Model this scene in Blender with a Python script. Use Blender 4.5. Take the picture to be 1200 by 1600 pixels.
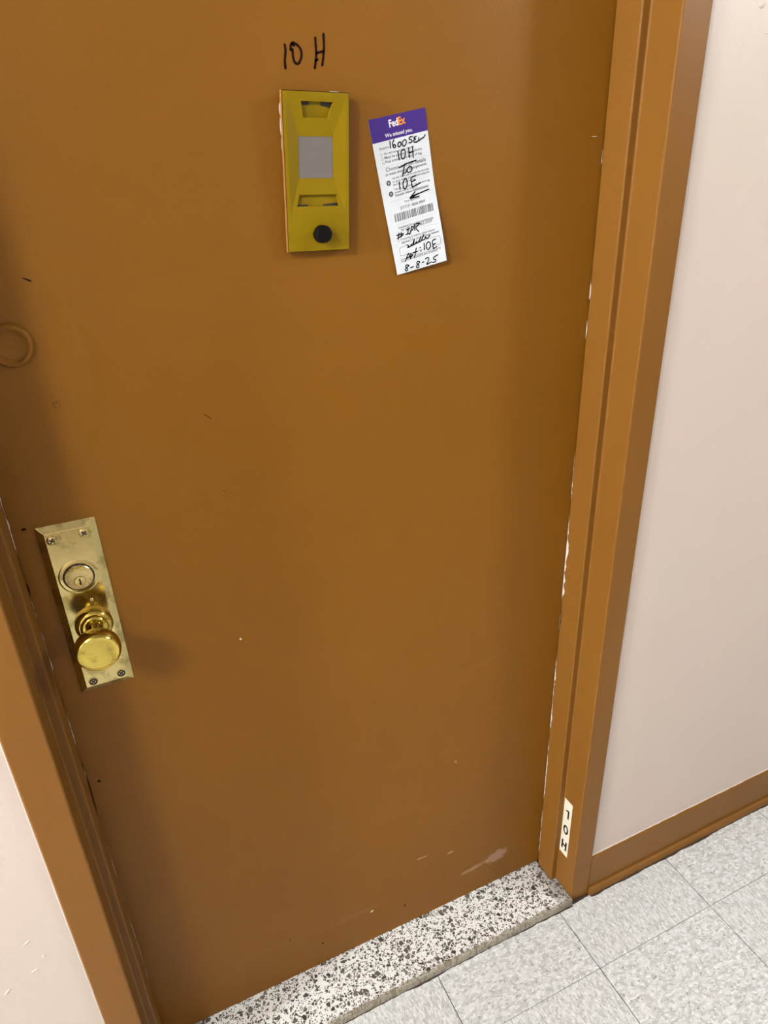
import bpy, bmesh, math, random
from mathutils import Vector, Matrix
random.seed(7)
for o in list(bpy.data.objects):
    bpy.data.objects.remove(o, do_unlink=True)
scene = bpy.context.scene
C = scene.collection

# ------------------------------------------------------------------ camera
cam_data = bpy.data.cameras.new('camera')
cam = bpy.data.objects.new('camera', cam_data)
C.objects.link(cam)
cam.location = (0.1123, -0.8662, 1.4563)
cam.rotation_euler = (1.1150, 0.0362, -0.4320)
cam_data.sensor_fit = 'VERTICAL'
cam_data.sensor_height = 24.0
cam_data.lens = 24.0 * 1083.57 / 1600.0
cam_data.clip_start = 0.02
scene.camera = cam

# ------------------------------------------------------------------ world, exposure
world = bpy.data.worlds.new('world')
scene.world = world
world.use_nodes = True
world.node_tree.nodes['Background'].inputs[0].default_value = (1, 0.96, 0.9, 1)
world.node_tree.nodes['Background'].inputs[1].default_value = 0.0
scene.view_settings.view_transform = 'Standard'
scene.view_settings.look = 'None'
scene.view_settings.gamma = 1.0
scene.view_settings.use_curve_mapping = False
scene.view_settings.exposure = -0.08
# unseen opal globes light the corridor, the large far left one added for raking light, (x, y, emission, radius)
LAMPS = [(-1.00, -1.15, 205.0, 0.13), (2.40, -1.15, 175.0, 0.13), (-4.00, -1.15, 455.0, 0.22)]
LAMP_COLOUR = (1.0, 0.995, 0.975, 1)

# ------------------------------------------------------------------ measures (metres)
W = 0.8477            # clear width between the door stops
S = 0.0142            # stop thickness
FF = 0.0483           # width of the frame face
D1, D2 = 0.0516, 0.1046   # depth of the stop and of the frame
FLOOR = -0.0197
DS = 0.1122           # depth of the stone sill
WALL_Y = -0.098
CEIL = 2.40
HALL = -2.40          # plane of the opposite wall
X0, X1 = -4.4, 5.4    # ends of the corridor
DOOR_TOP = 2.03
TILE = 0.3048
TQ = 1.131            # one tile seam
TROW = -0.2458        # first seam along the wall

# outlines of the written and printed marks (sheet coordinates 0..1, door metres)
PAPER = dict(TL=(0.4925, 1.5122), TR=(0.569, 1.5252), BR=(0.5956, 1.3472), BL=(0.5249, 1.3339))
HANDWRITING = [
    [(0.3031, 0.1494), (0.3005, 0.1685), (0.2948, 0.1895)],
    [(0.3794, 0.1459), (0.3491, 0.1609), (0.3447, 0.1819), (0.3568, 0.1927), (0.381, 0.1908), (0.3901, 0.1837), (0.377, 0.1748), (0.3482, 0.1795)],
    [(0.4677, 0.1666), (0.4388, 0.174), (0.4326, 0.1872), (0.449, 0.1944), (0.4783, 0.189), (0.4914, 0.1783), (0.4842, 0.1687), (0.4677, 0.1666)],
    [(0.5573, 0.1614), (0.5218, 0.1702), (0.5137, 0.188), (0.5304, 0.1976), (0.5667, 0.1923), (0.587, 0.1783), (0.5847, 0.1652), (0.5634, 0.1607), (0.5482, 0.1634)],
    [(0.7095, 0.1522), (0.6662, 0.1522), (0.6447, 0.1614), (0.6786, 0.1697), (0.6934, 0.1791), (0.6692, 0.1862), (0.6348, 0.1841)],
    [(0.7781, 0.1565), (0.7366, 0.1603), (0.7383, 0.1674), (0.7635, 0.1718), (0.7276, 0.176), (0.7294, 0.1887), (0.7798, 0.1897)],
    [(0.8206, 0.1678), (0.8129, 0.1809), (0.7853, 0.1905), (0.7494, 0.1915)],
    [(0.8221, 0.1876), (0.8591, 0.178), (0.8796, 0.1773), (0.9177, 0.1709), (0.9398, 0.1597)],
    [(0.4141, 0.219), (0.4136, 0.2447), (0.4132, 0.2704)],
    [(0.52, 0.218), (0.4834, 0.2209), (0.4642, 0.237), (0.4649, 0.2609), (0.4832, 0.2724), (0.5161, 0.2652), (0.5414, 0.2435), (0.5405, 0.2244), (0.5152, 0.2156)],
    [(0.6158, 0.2141), (0.6081, 0.2451), (0.6011, 0.2744)],
    [(0.6818, 0.2116), (0.6802, 0.2432), (0.6714, 0.2804)],
    [(0.6078, 0.2459), (0.6879, 0.2419)],
    [(0.7158, 0.3002), (0.5333, 0.3059), (0.3961, 0.319)],
    [(0.5005, 0.3047), (0.4746, 0.3298), (0.4428, 0.3594), (0.4288, 0.3764)],
    [(0.4432, 0.3586), (0.4851, 0.3591), (0.5293, 0.3467)],
    [(0.5704, 0.3301), (0.5328, 0.3389), (0.5283, 0.3568), (0.5678, 0.3631), (0.6138, 0.3521), (0.6183, 0.3362), (0.5892, 0.3285), (0.5678, 0.3306)],
    [(0.3483, 0.406), (0.3458, 0.4283), (0.3429, 0.4536)],
    [(0.4688, 0.3943), (0.4279, 0.409), (0.411, 0.4342), (0.4215, 0.455), (0.4523, 0.4545), (0.4896, 0.4331), (0.4951, 0.4056), (0.4711, 0.3945)],
    [(0.6664, 0.3934), (0.5777, 0.4007), (0.5731, 0.4324), (0.5722, 0.4604)],
    [(0.5735, 0.4262), (0.6552, 0.4191)],
    [(0.5726, 0.4596), (0.7396, 0.4457)],
    [(0.8772, 0.4996), (0.685, 0.5092), (0.5037, 0.5238)],
    [(0.6125, 0.492), (0.5483, 0.5091), (0.4968, 0.5252), (0.5768, 0.5264), (0.6663, 0.5268)],
    [(0.5103, 0.5231), (0.5839, 0.5124), (0.6854, 0.5084)],
    [(0.1288, 0.7362), (0.2591, 0.7371)],
    [(0.1269, 0.7578), (0.2424, 0.745)],
    [(0.174, 0.7264), (0.1418, 0.7624)],
    [(0.2187, 0.7266), (0.2006, 0.7552)],
    [(0.3314, 0.7191), (0.3893, 0.7162)],
    [(0.3605, 0.7185), (0.335, 0.7473)],
    [(0.2971, 0.7479), (0.3789, 0.7473)],
    [(0.4321, 0.7065), (0.4069, 0.7301), (0.3718, 0.7536)],
    [(0.4321, 0.7065), (0.4618, 0.7121), (0.439, 0.7289), (0.4011, 0.7317)],
    [(0.5005, 0.696), (0.4872, 0.7163), (0.481, 0.7374)],
    [(0.59, 0.6982), (0.5489, 0.7115), (0.5085, 0.7236), (0.5471, 0.751)],
    [(0.5255, 0.6963), (0.59, 0.6982)],
    [(0.2832, 0.8162), (0.3111, 0.8279), (0.2816, 0.836), (0.3335, 0.8333), (0.3847, 0.8199), (0.3541, 0.8301), (0.3988, 0.8293), (0.4384, 0.7945), (0.3974, 0.8247), (0.4453, 0.8252), (0.48, 0.8119), (0.4542, 0.8225), (0.5006, 0.821), (0.5817, 0.7868), (0.5181, 0.8193), (0.5642, 0.816), (0.6369, 0.7783), (0.5765, 0.8119), (0.6291, 0.8136), (0.6618, 0.7993), (0.6687, 0.811), (0.7072, 0.8104), (0.7461, 0.7967)],
    [(0.1924, 0.9229), (0.2356, 0.9004), (0.2823, 0.8761), (0.2942, 0.8975), (0.3049, 0.9166)],
    [(0.2287, 0.9064), (0.3098, 0.8968)],
    [(0.3287, 0.8844), (0.3037, 0.9164)],
    [(0.3142, 0.883), (0.3539, 0.8924), (0.3147, 0.9072)],
    [(0.4442, 0.857), (0.4148, 0.8853), (0.3808, 0.9154)],
    [(0.3684, 0.8814), (0.4558, 0.8796)],
    [(0.5162, 0.8608), (0.529, 0.8608)],
    [(0.5203, 0.8835), (0.5307, 0.8833)],
    [(0.6103, 0.8383), (0.6035, 0.8599), (0.5952, 0.8823)],
    [(0.6936, 0.8379), (0.6522, 0.8492), (0.6408, 0.8726), (0.6629, 0.8883), (0.701, 0.881), (0.7273, 0.8635), (0.7221, 0.8452), (0.694, 0.837)],
    [(0.8436, 0.833), (0.7774, 0.8396), (0.7725, 0.8659), (0.7703, 0.8925)],
    [(0.7731, 0.8646), (0.8257, 0.8623)],
    [(0.7703, 0.8925), (0.8404, 0.8862)],
    [(0.246, 0.9556), (0.2022, 0.9488), (0.184, 0.9596), (0.211, 0.9747), (0.201, 0.9873), (0.1727, 0.9875), (0.1677, 0.977), (0.2021, 0.9669), (0.253, 0.9596)],
    [(0.2741, 0.9768), (0.3358, 0.9742)],
    [(0.4624, 0.9511), (0.4222, 0.9491), (0.4091, 0.9605), (0.4387, 0.9745), (0.4303, 0.9874), (0.3975, 0.9885), (0.3908, 0.9777), (0.4264, 0.9678), (0.4678, 0.9562)],
    [(0.512, 0.964), (0.5452, 0.962)],
    [(0.5842, 0.9469), (0.6294, 0.9412), (0.6541, 0.9497), (0.6337, 0.9667), (0.5929, 0.9861), (0.6832, 0.9787)],
    [(0.839, 0.9424), (0.7543, 0.9519), (0.7454, 0.9637), (0.7849, 0.9723), (0.7769, 0.9825), (0.7427, 0.9863), (0.703, 0.9812)],
]
PRINT = [
    ('Recipient', (0.1007, 0.1871), (0.2684, 0.1846), 'g'),
    ('We will make another attempt', (0.1629, 0.222), (0.7168, 0.2185), 'g'),
    ('Must be present for delivery.', (0.1634, 0.248), (0.8612, 0.2447), 'g'),
    ('Final attempt, see back of tag.', (0.1665, 0.2736), (0.844, 0.2697), 'g'),
    ('Choose and get details', (0.1472, 0.3245), (0.8963, 0.3185), 'g'),
    ('or make alternate arrangements.', (0.126, 0.3516), (0.9075, 0.343), 'g'),
    ('Use the FedEx app to scan the barcode', (0.229, 0.3802), (0.9313, 0.3769), 'g'),
    ('or go to fedex.com to track using the', (0.2314, 0.4016), (0.9338, 0.3961), 'g'),
    ('door tag number below.', (0.2333, 0.4214), (0.6596, 0.4175), 'g'),
    ('Text to get updates, use the door tag', (0.2353, 0.4503), (0.9203, 0.4479), 'g'),
    ('number below to get it.', (0.2366, 0.4711), (0.6708, 0.4661), 'g'),
    ('Example: follow 000000000000', (0.2387, 0.4903), (0.8785, 0.4858), 'd'),
    ('Door tag number', (0.3896, 0.5412), (0.6886, 0.5398), 'g'),
    ('DT7171 4838 0969', (0.2913, 0.5799), (0.7679, 0.5743), 'g'),
    ('Questions? Go to fedex.com/doortag', (0.1867, 0.6987), (0.8698, 0.6921), 'g'),
    ('or call 1.800.463.3339', (0.2277, 0.7192), (0.836, 0.7132), 'g'),
    ('If choosing to redirect, please request', (0.1882, 0.778), (0.8619, 0.7725), 'g'),
    ('signature for your package release', (0.1888, 0.8), (0.9286, 0.7932), 'g'),
    ('See fedex.com for full details on how to use the tag', (0.1182, 0.9093), (0.9156, 0.9033), 'g'),
    ('and all terms required at time of delivery', (0.1164, 0.9226), (0.8509, 0.9147), 'g'),
    ('Fed', (0.3397, 0.0685), (0.4998, 0.0659), 'w'),
    ('Ex', (0.5049, 0.0663), (0.6285, 0.0643), 'o'),
    ('We missed you.', (0.2373, 0.1229), (0.7283, 0.1206), 'w2'),
]
RULES = [
    ((0.0984, 0.1916), (0.6332, 0.1879)),
    ((0.1192, 0.2949), (0.9452, 0.2862)),
    ((0.1272, 0.5165), (0.9478, 0.5102)),
    ((0.1464, 0.6706), (0.9427, 0.662)),
    ((0.4635, 0.7183), (0.9621, 0.7368)),
    ((0.1107, 0.8852), (0.9151, 0.887)),
]
CHECKBOXES = [(0.1189, 0.2179), (0.1238, 0.2438), (0.1255, 0.2716), (0.1457, 0.7781)]
ICONS = [(0.1571, 0.3969), (0.1659, 0.4674)]
BARCODE = [(0.1499, 0.5994), (0.9264, 0.5916), (0.1457, 0.6511)]
FRAME_BOX = [(0.1314, 0.8228), (0.9419, 0.8162), (0.9343, 0.8733), (0.1201, 0.8794)]
BAND = [(0.0001, 0.142), (0.9959, 0.1367)]
MARKER_STROKES = [
    [(0.3971, 1.5851), (0.3974, 1.5793), (0.3957, 1.5705), (0.3957, 1.5634)],
    [(0.4033, 1.5806), (0.404, 1.5845), (0.4064, 1.5872), (0.4102, 1.586), (0.4143, 1.5824), (0.4156, 1.5781), (0.4148, 1.5733), (0.4121, 1.5688), (0.4093, 1.5677), (0.4065, 1.5699), (0.4055, 1.5755), (0.4056, 1.581)],
    [(0.4059, 1.5865), (0.4076, 1.5846)],
    [(0.433, 1.5924), (0.433, 1.5872), (0.4331, 1.5785), (0.4319, 1.5712), (0.4302, 1.5639)],
    [(0.443, 1.5962), (0.4427, 1.5843), (0.4407, 1.573), (0.4392, 1.5669)],
    [(0.433, 1.5781), (0.4376, 1.5792), (0.4422, 1.5799)],
    [(0.4319, 1.5712), (0.434, 1.5722)],
]


# ------------------------------------------------------------------ node helpers
class NT:
    def __init__(self, name):
        self.m = bpy.data.materials.new(name)
        self.m.use_nodes = True
        self.t = self.m.node_tree
        self.b = self.t.nodes['Principled BSDF']
    def n(self, typ, props=None, **ins):
        nd = self.t.nodes.new(typ)
        for k, v in (props or {}).items():
            setattr(nd, k, v)
        for k, v in ins.items():
            key = int(k[1:]) if k[0] == '_' and k[1:].isdigit() else k.replace('_', ' ')
            self.s(nd.inputs[key], v)
        return nd
    def s(self, sock, v):
        if isinstance(v, bpy.types.Node):
            v = v.outputs[0]
        if isinstance(v, bpy.types.NodeSocket):
            self.t.links.new(v, sock)
        else:
            sock.default_value = v
    def coord(self):
        return self.n('ShaderNodeTexCoord').outputs['Object']
    def math(self, op, a, b=0.0, c=0.0, clamp=False):
        return self.n('ShaderNodeMath', dict(operation=op, use_clamp=clamp), _0=a, _1=b, _2=c).outputs[0]
    def noise(self, co, scale, detail=3.0, rough=0.5):
        return self.n('ShaderNodeTexNoise', None, Vector=co, Scale=scale, Detail=detail, Roughness=rough).outputs[0]
    def ramp(self, fac, a, b):
        return self.n('ShaderNodeMapRange', dict(clamp=True, interpolation_type='SMOOTHSTEP'), _0=fac, _1=a, _2=b).outputs[0]
    def mix(self, fac, a, b, blend='MIX'):
        nd = self.t.nodes.new('ShaderNodeMix')
        nd.data_type = 'RGBA'
        nd.blend_type = blend
        self.s(nd.inputs[0], fac); self.s(nd.inputs[6], a); self.s(nd.inputs[7], b)
        return nd.outputs[2]
    def bump(self, h, strength, dist):
        nd = self.n('ShaderNodeBump', None, Strength=strength, Distance=dist, Height=h)
        self.t.links.new(nd.outputs[0], self.b.inputs['Normal'])
    def mapping(self, co, scale=(1, 1, 1), loc=(0, 0, 0), rot=(0, 0, 0)):
        return self.n('ShaderNodeMapping', None, Vector=co, Scale=scale, Location=loc, Rotation=rot).outputs[0]
    def set(self, **k):
        for a, v in k.items():
            self.s(self.b.inputs[a.replace('_', ' ')], v)
        return self.m

ALB = 0.62     # the photograph is bright: tones read off it are brought down to real albedos
def srgb(r, g, b):
    f = lambda c: (c / 255 / 12.92) if c / 255 <= 0.04045 else ((c / 255 + 0.055) / 1.055) ** 2.4
    return (ALB * f(r), ALB * f(g), ALB * f(b), 1)

def plain(name, col, rough=0.5, metal=0.0, **k):
    t = NT(name)
    co = t.coord()
    v = t.noise(co, 60.0)
    c = t.mix(t.math('MULTIPLY', v, 0.22), col, (col[0] * 0.6, col[1] * 0.6, col[2] * 0.6, 1))
    return t.set(Base_Color=c, Roughness=rough, Metallic=metal, **k)

BROWN = (0.152, 0.0630, 0.0045, 1)
BROWN2 = (0.142, 0.0580, 0.0035, 1)
FRAME_BROWN = (0.152, 0.0665, 0.0105, 1)
FRAME_BROWN2 = (0.143, 0.0615, 0.0090, 1)
def brown_paint(name, scuffs=False):
    t = NT(name)
    co = t.coord()
    c = t.mix(t.ramp(t.noise(co, 2.3, 4), 0.3, 0.75), BROWN if scuffs else FRAME_BROWN, BROWN2 if scuffs else FRAME_BROWN2)
    c = t.mix(t.math('MULTIPLY', t.noise(co, 25.0, 4), 0.16), c, (0.11, 0.044, 0.004, 1))
    h = t.math('MULTIPLY', t.noise(co, 420.0, 2), 0.2)
    h = t.math('ADD', h, t.noise(co, 9.0, 2))
    if scuffs:
        sep = t.n('ShaderNodeSeparateXYZ', None, Vector=co)
        x, z = sep.outputs[0], sep.outputs[2]
        nz = t.noise(t.mapping(co, (1, 1, 2.2)), 70.0, 5, 0.7)
        # worn marks near the bottom of the door: (x, z, radius x, radius z, tilt, strength, colour)
        for (cx, cz, rx, rz, a, k, col) in (
                (0.7330, 0.086, 0.034, 0.021, 0.15, 0.75, srgb(176, 142, 120)),
                (0.6750, 0.081, 0.050, 0.007, 0.10, 0.55, srgb(178, 140, 112)),
                (0.5480, 0.187, 0.014, 0.0030, -0.05, 0.85, srgb(190, 150, 118)),
                (0.6130, 0.1640, 0.010, 0.0040, 0.2, 0.85, srgb(196, 156, 122)),
                (0.3900, 0.104, 0.090, 0.010, 0.0, 0.14, srgb(170, 128, 92)),
                (0.2200, 0.117, 0.100, 0.006, -0.05, 0.08, srgb(170, 128, 92)),
                (0.6243, 0.4186, 0.004, 0.006, 0.4, 0.6, srgb(190, 150, 118)),
                (0.6900, 0.640, 0.050, 0.004, 0.25, 0.07, srgb(180, 130, 90))):
            dx = t.math('SUBTRACT', x, cx); dz = t.math('SUBTRACT', z, cz)
            u = t.math('ADD', t.math('MULTIPLY', dx, math.cos(a)), t.math('MULTIPLY', dz, math.sin(a)))
            v = t.math('SUBTRACT', t.math('MULTIPLY', dz, math.cos(a)), t.math('MULTIPLY', dx, math.sin(a)))
            d = t.math('SQRT', t.math('ADD', t.math('POWER', t.math('DIVIDE', u, rx), 2.0), t.math('POWER', t.math('DIVIDE', v, rz), 2.0)))
            m = t.math('SUBTRACT', t.math('SUBTRACT', 1.0, d), t.math('MULTIPLY', t.math('SUBTRACT', nz, 0.5), 2.6))
            m = t.math('MULTIPLY', t.ramp(m, 0.0, 0.45), t.ramp(d, 1.25, 0.7))
            c = t.mix(t.math('MULTIPLY', m, k), c, col)
        # filler worked over around the blanked lock hole: uneven relief
        d = t.math('SQRT', t.math('ADD', t.math('POWER', t.math('DIVIDE', t.math('SUBTRACT', x, 0.055), 0.085), 2.0),
                                  t.math('POWER', t.math('DIVIDE', t.math('SUBTRACT', z, 1.27), 0.15), 2.0)))
        reg = t.ramp(d, 1.05, 0.85)
        wav = t.noise(t.mapping(co, (1, 1, 0.5), rot=(0, 0.3, 0)), 45.0, 3, 0.6)
        h = t.math('ADD', h, t.math('MULTIPLY', reg, t.math('ADD', 0.4, t.math('MULTIPLY', wav, 1.8))))
    t.bump(h, 0.40, 0.0028 if scuffs else 0.0015)
    r = t.math('ADD', 0.36, t.math('MULTIPLY', t.noise(co, 14.0, 3), 0.14))
    return t.set(Base_Color=c, Roughness=r, Specular_IOR_Level=0.17)

def wall_paint():
    t = NT('pink_wall_paint')
    co = t.coord()
    c = t.mix(t.ramp(t.noise(co, 3.0, 3), 0.3, 0.7), (0.440, 0.390, 0.347, 1), (0.450, 0.386, 0.350, 1))
    h = t.math('ADD', t.noise(co, 7.0, 3), t.math('MULTIPLY', t.noise(co, 260.0, 2), 0.12))
    t.bump(h, 0.3, 0.004)
    return t.set(Base_Color=c, Roughness=0.42, Specular_IOR_Level=0.3)

def tile_tone(r, g, b):
    c = srgb(r, g, b)
    return (c[0] * 1.16, c[1] * 1.21, c[2] * 1.32, 1)

def terrazzo():
    t = NT('terrazzo')
    co = t.coord()
    base = t.mix(t.noise(co, 300.0, 3), tile_tone(228, 224, 210), tile_tone(255, 253, 244))
    c = base
    for sc, thr, edge, seed in ((330.0, 0.58, 0.13, 0.0), (190.0, 0.66, 0.12, 3.0), (112.0, 0.84, 0.10, 7.0)):
        p = t.mapping(co, (1.0, 1.0, 0.3), loc=(seed, seed * 1.7, 0))
        nd = t.n('ShaderNodeTexNoise', None, Vector=p, Scale=sc * 1.1, Detail=1.0)
        off = t.n('ShaderNodeVectorMath', dict(operation='SCALE'), Vector=nd.outputs[1], Scale=0.5 / sc)
        pp = t.n('ShaderNodeVectorMath', dict(operation='ADD'), _0=p, _1=off)
        v1 = t.n('ShaderNodeTexVoronoi', dict(feature='F1'), Vector=pp, Scale=sc)
        v2 = t.n('ShaderNodeTexVoronoi', dict(feature='DISTANCE_TO_EDGE'), Vector=pp, Scale=sc)
        sep = t.n('ShaderNodeSeparateXYZ', None, Vector=v1.outputs['Color'])
        m = t.math('MULTIPLY', t.math('GREATER_THAN', sep.outputs[0], thr), t.math('GREATER_THAN', v2.outputs[0], edge))
        chip = t.mix(sep.outputs[1], srgb(50, 49, 46), srgb(122, 117, 108))
        c = t.mix(m, c, chip)
    sep = t.n('ShaderNodeSeparateXYZ', None, Vector=co)
    # grime ground into the worn front edge and into the corner by the jamb
    nz = t.math('MULTIPLY', t.math('SUBTRACT', t.noise(co, 90.0, 4, 0.7), 0.5), 0.02)
    fe = t.ramp(t.math('ADD', sep.outputs[1], nz), -0.1035, -0.1095)
    c = t.mix(t.math('MULTIPLY', fe, 0.8), c, srgb(140, 128, 104))
    ce = t.ramp(t.math('ADD', sep.outputs[0], t.math('MULTIPLY', nz, 1.6)), W - 0.035, W + 0.004)
    c = t.mix(t.math('MULTIPLY', ce, 0.6), c, srgb(112, 104, 90))
    t.bump(t.noise(co, 500.0, 2), 0.2, 0.0006)
    return t.set(Base_Color=c, Roughness=0.42)

def vinyl(name, sx, sy):
    t = NT(name)
    co = t.coord()
    rnd = t.n('ShaderNodeObjectInfo').outputs['Random']
    off = t.n('ShaderNodeCombineXYZ', None, X=t.math('MULTIPLY', rnd, 37.0), Y=t.math('MULTIPLY', rnd, 91.0), Z=0.0)
    p = t.n('ShaderNodeVectorMath', dict(operation='ADD'), _0=co, _1=off).outputs[0]
    st = t.mapping(p, (sx, sy, 1))
    c = t.mix(t.ramp(t.noise(st, 50.0, 4, 0.6), 0.38, 0.62), tile_tone(194, 193, 184), tile_tone(222, 221, 213))
    c = t.mix(t.math('MULTIPLY', t.ramp(t.noise(st, 105.0, 3, 0.6), 0.53, 0.60), 0.85), c, tile_tone(240, 239, 232))
    c = t.mix(t.math('MULTIPLY', t.ramp(t.noise(t.mapping(st, loc=(9, 4, 2)), 85.0, 3, 0.6), 0.56, 0.61), 0.7), c, tile_tone(172, 169, 158))
    c = t.mix(t.math('MULTIPLY', t.ramp(t.noise(t.mapping(st, loc=(3, 8, 5)), 92.0, 3, 0.6), 0.62, 0.66), 0.85), c, tile_tone(138, 134, 124))
    c = t.mix(t.math('MULTIPLY', rnd, 0.12), c, tile_tone(186, 186, 178))
    t.bump(t.noise(st, 60.0, 2), 0.12, 0.001)
    return t.set(Base_Color=c, Roughness=0.30)

def brass(name, col, rough):
    t = NT(name)
    co = t.coord()
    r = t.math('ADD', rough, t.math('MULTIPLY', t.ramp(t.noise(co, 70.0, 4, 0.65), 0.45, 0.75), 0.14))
    c = t.mix(t.ramp(t.noise(co, 48.0, 4, 0.6), 0.48, 0.62), col, (col[0] * 0.66, col[1] * 0.65, col[2] * 0.55, 1))  # darker blotches in the colour stand in for dark reflections in the brass
    t.bump(t.noise(co, 35.0, 2), 0.12, 0.002)
    return t.set(Base_Color=c, Metallic=1.0, Roughness=r)

M = dict(
    door=brown_paint('brown_door_paint', True), frame=brown_paint('brown_frame_paint'), wall=wall_paint(),
    terrazzo=terrazzo(), vinyl_a=vinyl('vinyl_tile_lengthwise', 2.4, 1.0), vinyl_b=vinyl('vinyl_tile_crosswise', 1.0, 1.5),
    seam=plain('seam_dirt', srgb(58, 54, 48), 0.8), grime=plain('floor_grime', srgb(58, 46, 34), 0.9),
    ceiling=plain('ceiling_paint', (0.34, 0.33, 0.31, 1), 0.7),
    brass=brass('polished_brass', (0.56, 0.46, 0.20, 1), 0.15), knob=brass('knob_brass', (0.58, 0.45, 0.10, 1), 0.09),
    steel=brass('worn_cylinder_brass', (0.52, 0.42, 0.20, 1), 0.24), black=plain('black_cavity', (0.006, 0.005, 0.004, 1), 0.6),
    yellow=plain('yellow_enamel', (0.162, 0.105, 0.0001, 1), 0.42, 0.0, Specular_IOR_Level=0.14), tan=plain('tan_paint_edge', srgb(178, 122, 70), 0.5),
    glass=plain('grey_viewer_glass', (0.108, 0.099, 0.092, 1), 0.12), button=plain('black_plastic', (0.003, 0.003, 0.0032, 1), 0.4, 0.0, Specular_IOR_Level=0.12),
    paper=plain('white_paper', (0.49, 0.535, 0.575, 1), 0.55), purple=plain('purple_ink', srgb(66, 40, 132), 0.5, 0.0, Specular_IOR_Level=0.2),
    orange=plain('orange_ink', srgb(255, 150, 40), 0.6, 0.0, Specular_IOR_Level=0.2), white_ink=plain('white_ink', (0.56, 0.57, 0.58, 1), 0.5),
    grey_ink=plain('grey_print', srgb(118, 120, 124), 0.6), dark_ink=plain('dark_print', srgb(62, 63, 66), 0.6),
    rule_ink=plain('pale_rule', srgb(196, 198, 202), 0.6), pen=plain('black_pen_ink', srgb(14, 14, 16), 0.6, 0.0, Specular_IOR_Level=0.1),
    marker=plain('dark_marker_ink', srgb(36, 12, 6), 0.6, 0.0, Specular_IOR_Level=0.08), chip=plain('bare_white_chip', srgb(236, 226, 214), 0.6),
    caulk=plain('dry_white_caulk', srgb(222, 216, 200), 0.7), hole=plain('dark_dent', srgb(44, 20, 6), 0.8, 0.0, Specular_IOR_Level=0.05),
    sticker=plain('cream_sticker', srgb(250, 246, 226), 0.4), letter=plain('black_letter', (0.004, 0.004, 0.004, 1), 0.6, 0.0, Specular_IOR_Level=0.1),
    housing=plain('white_enamel', (0.8, 0.8, 0.78, 1), 0.4),
)
lampmat = NT('fluorescent_diffuser')
lampmat.set(Base_Color=(0.9, 0.9, 0.88, 1), Emission_Color=LAMP_COLOUR, Emission_Strength=1.0)

# ------------------------------------------------------------------ mesh helpers
def link(name, me, mat, parent=None):
    o = bpy.data.objects.new(name, me)
    C.objects.link(o)
    if mat is not None and me is not None and not me.materials:
        me.materials.append(mat if not isinstance(mat, str) else M[mat])
    if parent is not None:
        o.parent = parent
    return o
def tag(o, label, cat=None, kind=None, group=None):
    o['label'] = label
    if cat: o['category'] = cat
    if kind: o['kind'] = kind
    if group: o['group'] = group
    return o
def empty(name, loc=(0, 0, 0)):
    o = bpy.data.objects.new(name, None)
    o.empty_display_size = 0.05
    C.objects.link(o)
    o.location = loc
    return o
def mesh(verts, faces, name='mesh', smooth=False, recalc=True):
    me = bpy.data.meshes.new(name)
    me.from_pydata([tuple(v) for v in verts], [], faces)
    if recalc:
        bm = bmesh.new(); bm.from_mesh(me)
        bmesh.ops.recalc_face_normals(bm, faces=bm.faces)
        bm.to_mesh(me); bm.free()
    if smooth:
        for p in me.polygons: p.use_smooth = True
    me.update()
    return me
def box(x0, x1, y0, y1, z0, z1):
    v = [(x, y, z) for x in (x0, x1) for y in (y0, y1) for z in (z0, z1)]
    return mesh(v, [(0, 1, 3, 2), (4, 6, 7, 5), (0, 4, 5, 1), (2, 3, 7, 6), (0, 2, 6, 4), (1, 5, 7, 3)])
def prism(pts, axis, a, b):
    """closed outline extruded along x ('x': pts are y,z) or z ('z': pts are x,y)"""
    f = (lambda p, t: (t, p[0], p[1])) if axis == 'x' else (lambda p, t: (p[0], p[1], t))
    n = len(pts)
    v = [f(p, a) for p in pts] + [f(p, b) for p in pts]
    fs = [(i, (i + 1) % n, n + (i + 1) % n, n + i) for i in range(n)]
    fs += [tuple(range(n)), tuple(range(n, 2 * n))]
    return mesh(v, fs)
def bevel(o, w, seg=2, angle=40):
    md = o.modifiers.new('bevel', 'BEVEL')
    md.width = w; md.segments = seg; md.limit_method = 'ANGLE'; md.angle_limit = math.radians(angle)
    return o
def lathe(profile, cx, cz, y0, n=40, smooth=True):
    """(distance out from y0, radius) spun about the axis pointing at the corridor"""
    v, f = [], []
    for t, r in profile:
        for k in range(n):
            a = 2 * math.pi * k / n
            v.append((cx + r * math.cos(a), y0 - t, cz + r * math.sin(a)))
    for i in range(len(profile) - 1):
        for k in range(n):
            f.append((i * n + k, i * n + (k + 1) % n, (i + 1) * n + (k + 1) % n, (i + 1) * n + k))
    f.append(tuple(range(n))); f.append(tuple(range((len(profile) - 1) * n, len(profile) * n)))
    me = mesh(v, f, smooth=smooth)
    if smooth:
        try: me.set_sharp_from_angle(angle=math.radians(38))
        except Exception: pass
    return me
def spline(pts, sub=5):
    if len(pts) < 3: return list(pts)
    out = []
    for i in range(len(pts) - 1):
        p0 = pts[max(i - 1, 0)]; p1 = pts[i]; p2 = pts[i + 1]; p3 = pts[min(i + 2, len(pts) - 1)]
        for k in range(sub):
            t = k / sub
            out.append(tuple(0.5 * (2 * b + (c - a) * t + (2 * a - 5 * b + 4 * c - d) * t * t + (3 * b - a - 3 * c + d) * t ** 3)
                             for a, b, c, d in zip(p0, p1, p2, p3)))
    out.append(tuple(pts[-1]))
    return out
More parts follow.
